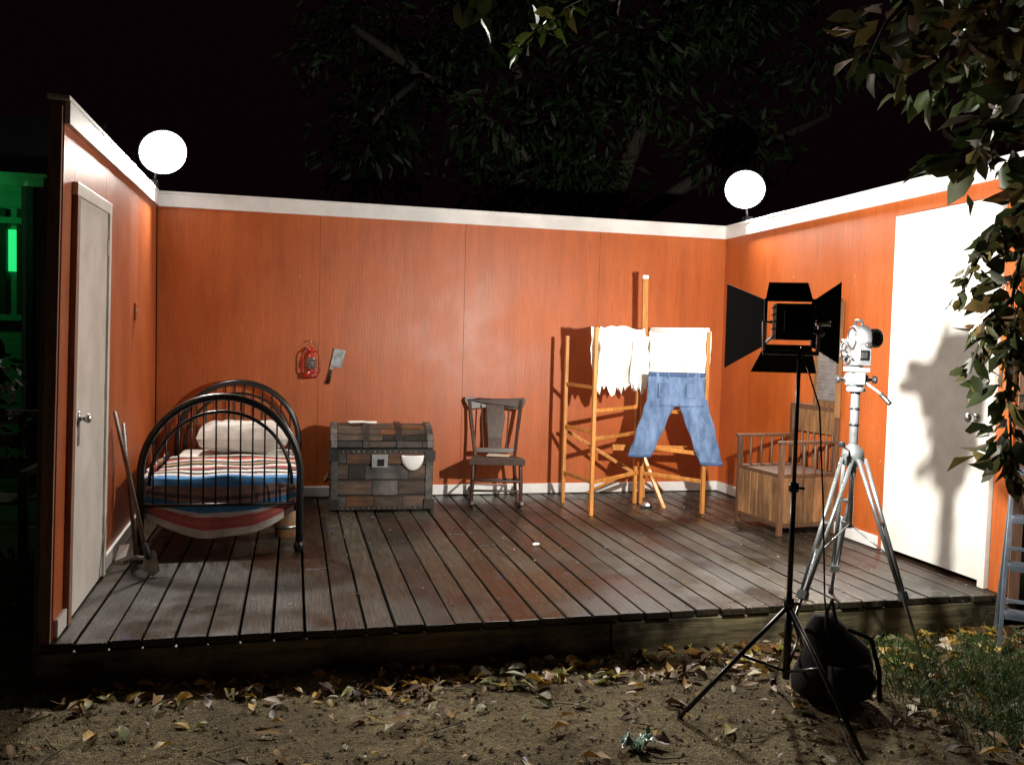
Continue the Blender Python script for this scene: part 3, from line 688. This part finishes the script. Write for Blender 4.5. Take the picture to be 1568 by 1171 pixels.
for s_ in(-1,1): b.tube([cc+V((0,0,-.15))+r2*s_*.04,cc+V((0,0,-.15))+r2*s_*.085],.010,M_chrome); b.lathe([(0,0),(.02,0),(.02,.015),(0,.015)],cc+V((0,0,-.15))+r2*s_*.085,M_black,r2*s_,12)
b.tube([cc+V((0,0,-.16))-f2*.03+r2*.03,cc+V((0,0,-.22))-f2*.10+r2*.09],.007,M_alu); b.tube([cc+V((0,0,-.215))-f2*.095+r2*.083,cc+V((0,0,-.26))-f2*.14+r2*.11],.012,M_black)
b.lathe([(.02,0),(.045,0),(.045,.02),(.02,.03)],cc+V((0,0,-.21)),M_alu)
b.tube([cc+V((0,0,-.19)),hub+V((0,0,-.08))],.021,M_alu,12); b.tube([hub+V((0,0,-.05)),hub+V((0,0,-.36))],.013,M_chrome,10)
for zz in(-.22,-.30,-.38): b.lathe([(.022,0),(.026,.002),(.026,.01),(.022,.012)],cc+Z*zz,M_black,n=14)
b.lathe([(.02,-.05),(.045,-.045),(.055,0),(.05,.03),(.03,.05),(.022,.06)],hub,M_alu,n=18)
b.tube([hub+V((-.04,-.03,.03)),hub+V((-.12,-.08,.06))],.006,M_chrome); b.lathe([(0,0),(.016,0),(.016,.025),(0,.025)],hub+V((-.12,-.08,.055)),M_black)
b.build('tripod_head',mc,bevel=.003)
b=B(); feet=[V((2.14,3.52,.012)),V((2.86,3.38,.012)),V((2.90,4.22,ZD+.004))]
for ft in feet:
    h=hub+V((0,0,-.01)); d=(ft-h); hd=V((d.x,d.y,0)).normalized(); sd=V((-hd.y,hd.x,0)); h=h+hd*.05
    full=ft-h; k=.62 if ft.z<.1 else .8
    m_=h+full*k
    for s_ in(-1,1): b.tube([h+sd*s_*.028,m_+sd*s_*.011],.010,M_alu,8)
    b.box(m_,(.045,.03,.04),M_alu,Matrix((sd,full.normalized().cross(sd),full.normalized())).transposed())
    b.box(h+full*.3,(.05,.016,.014),M_alu,Matrix((sd,full.normalized().cross(sd),full.normalized())).transposed())
    b.tube([h+full*.42,ft],.0085,M_alu if ft.z>.1 else M_steel,8)
    b.tube([ft+V((0,0,.03)),ft-V((0,0,.004))],.014,M_black,8)
    b.tube([hub+V((0,0,-.34)),h+full*.45],.005,M_alu,6)
b.build('tripod_legs',mc)
# ------------------------------------------------------------------ small aluminium stepladder (right)
M_lad=mat('ladder_aluminium',(.22,.27,.34),.4,.6,var=.2,scale=10,dirt=.3)
b=B(); lo=V((0,0,0))
for sx in(-.19,.19):
    b.beam(lo+V((sx,-.02,.0)),lo+V((sx*.8,.16,.93)),.02,.04,M_lad); b.beam(lo+V((sx,.36,.0)),lo+V((sx*.8,.20,.90)),.016,.03,M_lad)
    b.box(lo+V((sx,-.02,.012)),(.03,.05,.03),M_black)
for k,z in enumerate((.22,.46,.70)):
    t=z/.93; b.box(lo+V((0,-.02+.18*t-.02,z)),(.36-.07*t,.08,.02),M_lad); b.box(lo+V((0,-.02+.18*t-.06,z-.012)),(.36-.07*t,.008,.03),M_lad)
b.box(lo+V((0,.18,.93)),(.34,.12,.025),M_lad)
b.beam(lo+V((-.17,.33,.2)),lo+V((.17,.33,.2)),.012,.02,M_lad); b.beam(lo+V((-.17,.27,.5)),lo+V((.17,.27,.5)),.012,.02,M_lad)
b.build('aluminium_stepladder',bevel=.002,loc=(3.70,3.60,0),rotz=D2R(-40))
# ------------------------------------------------------------------ leaf litter + grass
def litter():
    C=[]
    n1=520
    x=.3+3.6*rng.random(n1)**.8; y=4.03-.42*rng.random(n1)**1.6; C.append(np.stack([x,y],1))
    n2=560; C.append(np.stack([rng.uniform(-1.6,4.0,n2),rng.uniform(1.8,4.0,n2)],1))
    n3=190; C.append(np.stack([rng.uniform(-.9,1.2,n3),4.03-.3*rng.random(n3)],1))
    n4=140; C.append(np.stack([rng.uniform(2.0,4.0,n4),rng.uniform(2.4,3.9,n4)],1))
    return np.concatenate(C)
P2=litter(); n=len(P2); gz_=np.array([gz(x,y) for x,y in P2])[:,None]; C=np.concatenate([P2,gz_+rng.uniform(.008,.025,(n,1))],1); a=rng.random(n)*6.28
Dd=np.stack([np.cos(a),np.sin(a),rng.normal(0,.15,n)],1); U=np.stack([rng.normal(0,.4,n),rng.normal(0,.4,n),np.ones(n)],1)
Lf=rng.uniform(.03,.12,n)
M_dead=rampmat('dead_leaf',[(0,(.07,.035,.015)),(.3,(.18,.09,.03)),(.5,(.34,.18,.04)),(.75,(.60,.36,.05)),(.9,(.24,.26,.05)),(1,(.50,.44,.34))],.5,.15,nscale=40)
leaves('fallen_leaves',C,Dd,Lf,Lf*rng.uniform(.25,.55,n),M_dead,up=U,fold=.3,droop=.3)
tb=B()
for k in range(70):
    x,y=random.uniform(-1.4,4),random.uniform(2,3.9); a=random.random()*6.3; L=random.uniform(.05,.2)
    p=[(x+L*t*math.cos(a+.3*t),y+L*t*math.sin(a+.3*t)) for t in(0,.5,1)]
    tb.tube([(q[0],q[1],gz(*q)+.01) for q in p],random.uniform(.0015,.003),M_bark,5)
tb.build('fallen_twigs')
b=B(); b.grid(lambda u,v:(1.22+.13*u+.02*v,3.03+.08*v,.03+.04*mn.noise(V((u*5,v*5,1)))+.015*math.sin(u*9)),14,10,mat('crumpled_green_plastic',(.25,.38,.30),.25,var=.3)); b.build('crumpled_plastic_wrapper')
n=5600; gx=rng.normal(3.2,.45,n); gy=rng.uniform(2.75,3.92,n); keep=(gx>2.5+.25*rng.random(n))&(gx<4.4)&(np.sin(gx*9+gy*5)+np.sin(gy*13-gx*4)>-.9-rng.random(n)); gx=gx[keep];gy=gy[keep];n=len(gx)
Dd=np.stack([rng.normal(0,.5,n),rng.normal(0,.5,n),np.ones(n)],1)
leaves('grass',np.stack([gx,gy,np.zeros(n)-.005],1),Dd,rng.uniform(.03,.12,n),rng.uniform(.004,.008,n),rampmat('grass_blade',[(0,(.02,.05,.012)),(.6,(.05,.10,.025)),(1,(.12,.14,.05))],.6,.3,nscale=0),droop=.5)
# ------------------------------------------------------------------ trees
M_leafbg=rampmat('mango_leaf',[(0,(.003,.008,.002)),(.6,(.009,.020,.005)),(1,(.022,.038,.011))],.5,.15,nscale=0,spec=.15)
def crown(name,clumps,per,Lr,wr_,mt,parent,down=.6):
    Cs=[];Ds=[];Rn=[]
    for (c,r) in clumps:
        k=int(per*(r/.7)**2); base=random.random()
        d=nrmz(rng.normal(size=(k,3))); rad=r*rng.random((k,1))**.45
        Cs.append(np.array(c)+d*rad*np.array([1,1,.6])); dd=d*.7+rng.normal(size=(k,3))*.5; dd[:,2]-=down; Ds.append(dd)
        Rn.append(np.clip(base*.7+rng.random(k)*.3,0,1))
    C=np.concatenate(Cs);Dq=np.concatenate(Ds);n=len(C)
    L=rng.uniform(*Lr,n); return leaves(name,C,Dq,L,L*wr_,mt,parent=parent,rnd=np.concatenate(Rn))
mt_=empty('mango_tree')
b=B()
def limb(pts,r0,r1):
    K=len(pts); b.tube(pts,[r0+(r1-r0)*i/(K-1) for i in range(K)],M_bark,9)
limb([(4.4,12,0),(4.3,11.9,1.5),(4.1,11.8,3)],.28,.2)
limb([(4.1,11.8,2.9),(3,11.4,4),(1.5,11,4.8),(.6,10.7,5.2)],.14,.04); limb([(4.1,11.8,2.9),(4.6,11.5,4.5),(5,11.2,6.5)],.16,.05)
limb([(4.1,11.8,2.9),(5.6,11.4,4),(7.2,11,4.8)],.13,.04); limb([(3,11.4,4),(2.6,11,5.5),(2.4,10.6,7)],.09,.03); limb([(1.5,11,4.8),(1.1,10.3,4.3),(.8,9.9,3.9)],.05,.02)
b.build('trunk_and_limbs',mt_)
cl=[]
for k in range(84):
    x=max(.55+random.random()*.6,random.gauss(3.5,1.9)); y=random.uniform(9.4,12.5); lo_=3.0+.16*abs(x-2.6)**1.35
    z=lo_+.3+random.random()**1.3*4.2; cl.append(((x,y,z),random.uniform(.35,.85)))
crown('foliage',cl,200,(.12,.24),.26,M_leafbg,mt_)
M_big=rampmat('sea_grape_leaf',[(0,(.015,.018,.007)),(.45,(.028,.042,.012)),(.72,(.05,.042,.015)),(.88,(.13,.10,.03)),(1,(.10,.045,.018))],.4,.2,spec=.3,nscale=12)
nt_=empty('sea_grape_tree'); b=B()
brs=[[(3.75,2.7,0),(3.7,2.75,1.2),(3.6,2.8,2.3),(3.3,3.0,3.0)],
 [(3.3,3.0,3.0),(2.6,3.25,3.15),(1.9,3.35,3.15),(1.3,3.4,3.05),(.85,3.4,2.95)],
 [(3.6,2.8,2.3),(3.35,3.2,2.55),(3.27,3.38,2.25),(3.24,3.42,1.8),(3.25,3.42,1.35),(3.27,3.4,1.0)],
 [(3.3,3.0,3.0),(3.1,3.2,2.75),(3.0,3.35,2.55),(2.95,3.4,2.4)],
 [(2.6,3.25,3.15),(2.45,3.35,2.95),(2.4,3.4,2.8)],[(1.3,3.4,3.05),(1.0,3.35,2.85),(.82,3.3,2.66)],
 [(3.4,3.1,2.5),(3.5,3.5,2.2),(3.5,3.6,1.7)],[(3.3,3.0,3.0),(3.4,3.4,2.9),(3.5,3.7,2.7)],
 [(3.27,3.38,2.25),(3.12,3.45,2.1),(3.05,3.5,1.85)],[(3.24,3.42,1.8),(3.12,3.45,1.7),(3.08,3.48,1.45)]]
limb(brs[0],.10,.05)
for p in brs[1:]: limb(p,.014,.004)
b.build('trunk_and_branches',nt_)
Cs=[];Ds=[];Ls=[]
def along(pts,n,spread,L0,L1,t0=0,down=.5):
    P=[V(p) for p in pts]
    for k in range(n):
        t=(t0+(1-t0)*random.random())*(len(P)-1); i=min(int(t),len(P)-2); p=P[i].lerp(P[i+1],t-i)
        d=V((random.gauss(0,1),random.gauss(0,1),random.gauss(-down,.6))).normalized()
        p=p+d*random.random()*spread; Cs.append(p[:]);Ds.append(d[:]);Ls.append(random.uniform(L0,L1))
along(brs[2],270,.16,.07,.18,.05,.9); along(brs[3],60,.18,.12,.22); along(brs[6],150,.18,.08,.19,0,.9); along(brs[7],90,.25,.1,.22)
along(brs[1],40,.14,.07,.14); along(brs[4],20,.12,.1,.18); along(brs[8],46,.08,.06,.15,.2,1.2); along(brs[9],34,.07,.05,.13,.2,1.2)
leaves('leaves_near',Cs,Ds,Ls,[l*random.uniform(.38,.6) for l in Ls],M_big,parent=nt_,fold=.12,droop=.3)
Cs=[];Ds=[];Ls=[]
along(brs[5],30,.06,.04,.10,.3,1.0)
M_lit=rampmat('lit_leaf',[(0,(.03,.06,.012)),(.7,(.08,.14,.02)),(1,(.20,.20,.05))],.4,.3,nscale=12)  # brighter leaf copy: lamplight on the hanging twig put into the colour
leaves('leaves_lit',Cs,Ds,Ls,[l*random.uniform(.35,.55) for l in Ls],M_lit,parent=nt_,fold=.12,droop=.3)
cl=[((random.uniform(2.7,4.2),random.uniform(3.1,4.0),random.uniform(2.95,3.6)),.3) for k in range(20)]+[((random.uniform(.6,1.5),random.uniform(3.3,3.8),random.uniform(2.95,3.3)),.2) for k in range(7)]+[((random.uniform(3.0,3.5),random.uniform(3.15,3.5),random.uniform(2.5,2.95)),.2) for k in range(12)]
crown('leaves_canopy',cl,120,(.09,.19),.5,M_big,nt_)
# ------------------------------------------------------------------ left background
gh=empty('green_house')
M_side=mat('house_siding',(.25,.32,.25),.7,var=.15,bmp=.2)
b=B()
for k in range(20): b.box((-4.1,10.0,.15+k*.15),(3.0,.03,.146),M_side,rot=(.06,0,0))
b.box((-4.1,12,1.5),(2.98,3.9,3.0),M_side); b.build('walls',gh)
b=B(); b.poly([(-5.9,9.3,2.95),(-2.3,9.3,2.95),(-2.3,12,4.1),(-5.9,12,4.1)],.06,(0,-.4,1),mat('roof_metal',(.12,.13,.12),.5)); b.box((-4.1,9.28,2.95),(3.6,.03,.12),M_side); b.build('roof',gh)
b=B(); b.box((-2.79,9.96,2.33),(.07,.04,.42),emis('lit_green_pane',(.03,.9,.25),.8))
for xx in(-2.87,-2.71): b.box((xx,9.93,2.2),(.06,.04,1.1),M_blackm)
b.box((-2.79,9.93,2.63),(.3,.05,.06),M_side); b.box((-2.79,9.93,1.65),(.3,.08,.06),M_side); b.box((-2.48,9.35,1.45),(.1,.1,2.9),M_blackm); b.build('window',gh)
gl=bpy.data.lights.new('green_lamp','POINT'); gl.energy=9; gl.color=(.03,1,.22); gl.shadow_soft_size=.08
go=bpy.data.objects.new('green_lamp',gl); sc.collection.objects.link(go); go.location=(-3.2,9.0,2.75); go.parent=gh
b=B()
for xx in(-2.5,-1.65):
    b.beam((xx,6.6,0),(xx,6.6,1.0),.05,.05,M_rawgrey); b.beam((xx,6.1,0),(xx,6.1,.62),.05,.05,M_rawgrey); b.beam((xx,6.1,.62),(xx,6.6,.62),.05,.04,M_rawgrey)
for z in(.62,.78,.94): b.box((-2.08,6.62,z),(.9,.025,.09),M_rawgrey)
for k in range(4): b.box((-2.08,6.14+k*.12,.44),(.9,.10,.025),M_rawgrey)
b.build('garden_bench',bevel=.003)
oc_=empty('flowering_orchid_plant'); cl=[((-1.75+random.uniform(-.2,.2),5.3+random.uniform(-.2,.3),random.uniform(.9,1.35)),.2) for k in range(7)]
crown('leaves',cl,260,(.05,.12),.35,M_leafbg,oc_)
C=np.stack([rng.uniform(-1.62,-1.42,34),rng.uniform(5.0,5.2,34),rng.uniform(1.05,1.32,34)],1)
leaves('blossoms',C,rng.normal(size=(34,3)),rng.uniform(.03,.05,34),rng.uniform(.03,.04,34),mat('petal',(.7,.6,.6),.6),parent=oc_)
b=B(); b.tube([(-1.6,5.2,0),(-1.62,5.25,.7),(-1.55,5.15,1.2)],.015,M_bark); b.tube([(-1.8,5.4,0),(-1.75,5.35,.8),(-1.7,5.3,1.3)],.012,M_bark); b.build('stems',oc_)
n=700; leaves('low_shrub',np.stack([rng.normal(-1.5,.18,n),rng.normal(5.3,.25,n),rng.uniform(.02,.2,n)],1),rng.normal(size=(n,3))+[0,0,.5],rng.uniform(.05,.12,n),rng.uniform(.01,.03,n),rampmat('shrub_leaf',[(0,(.05,.09,.02)),(1,(.3,.3,.08))],.6,.2))
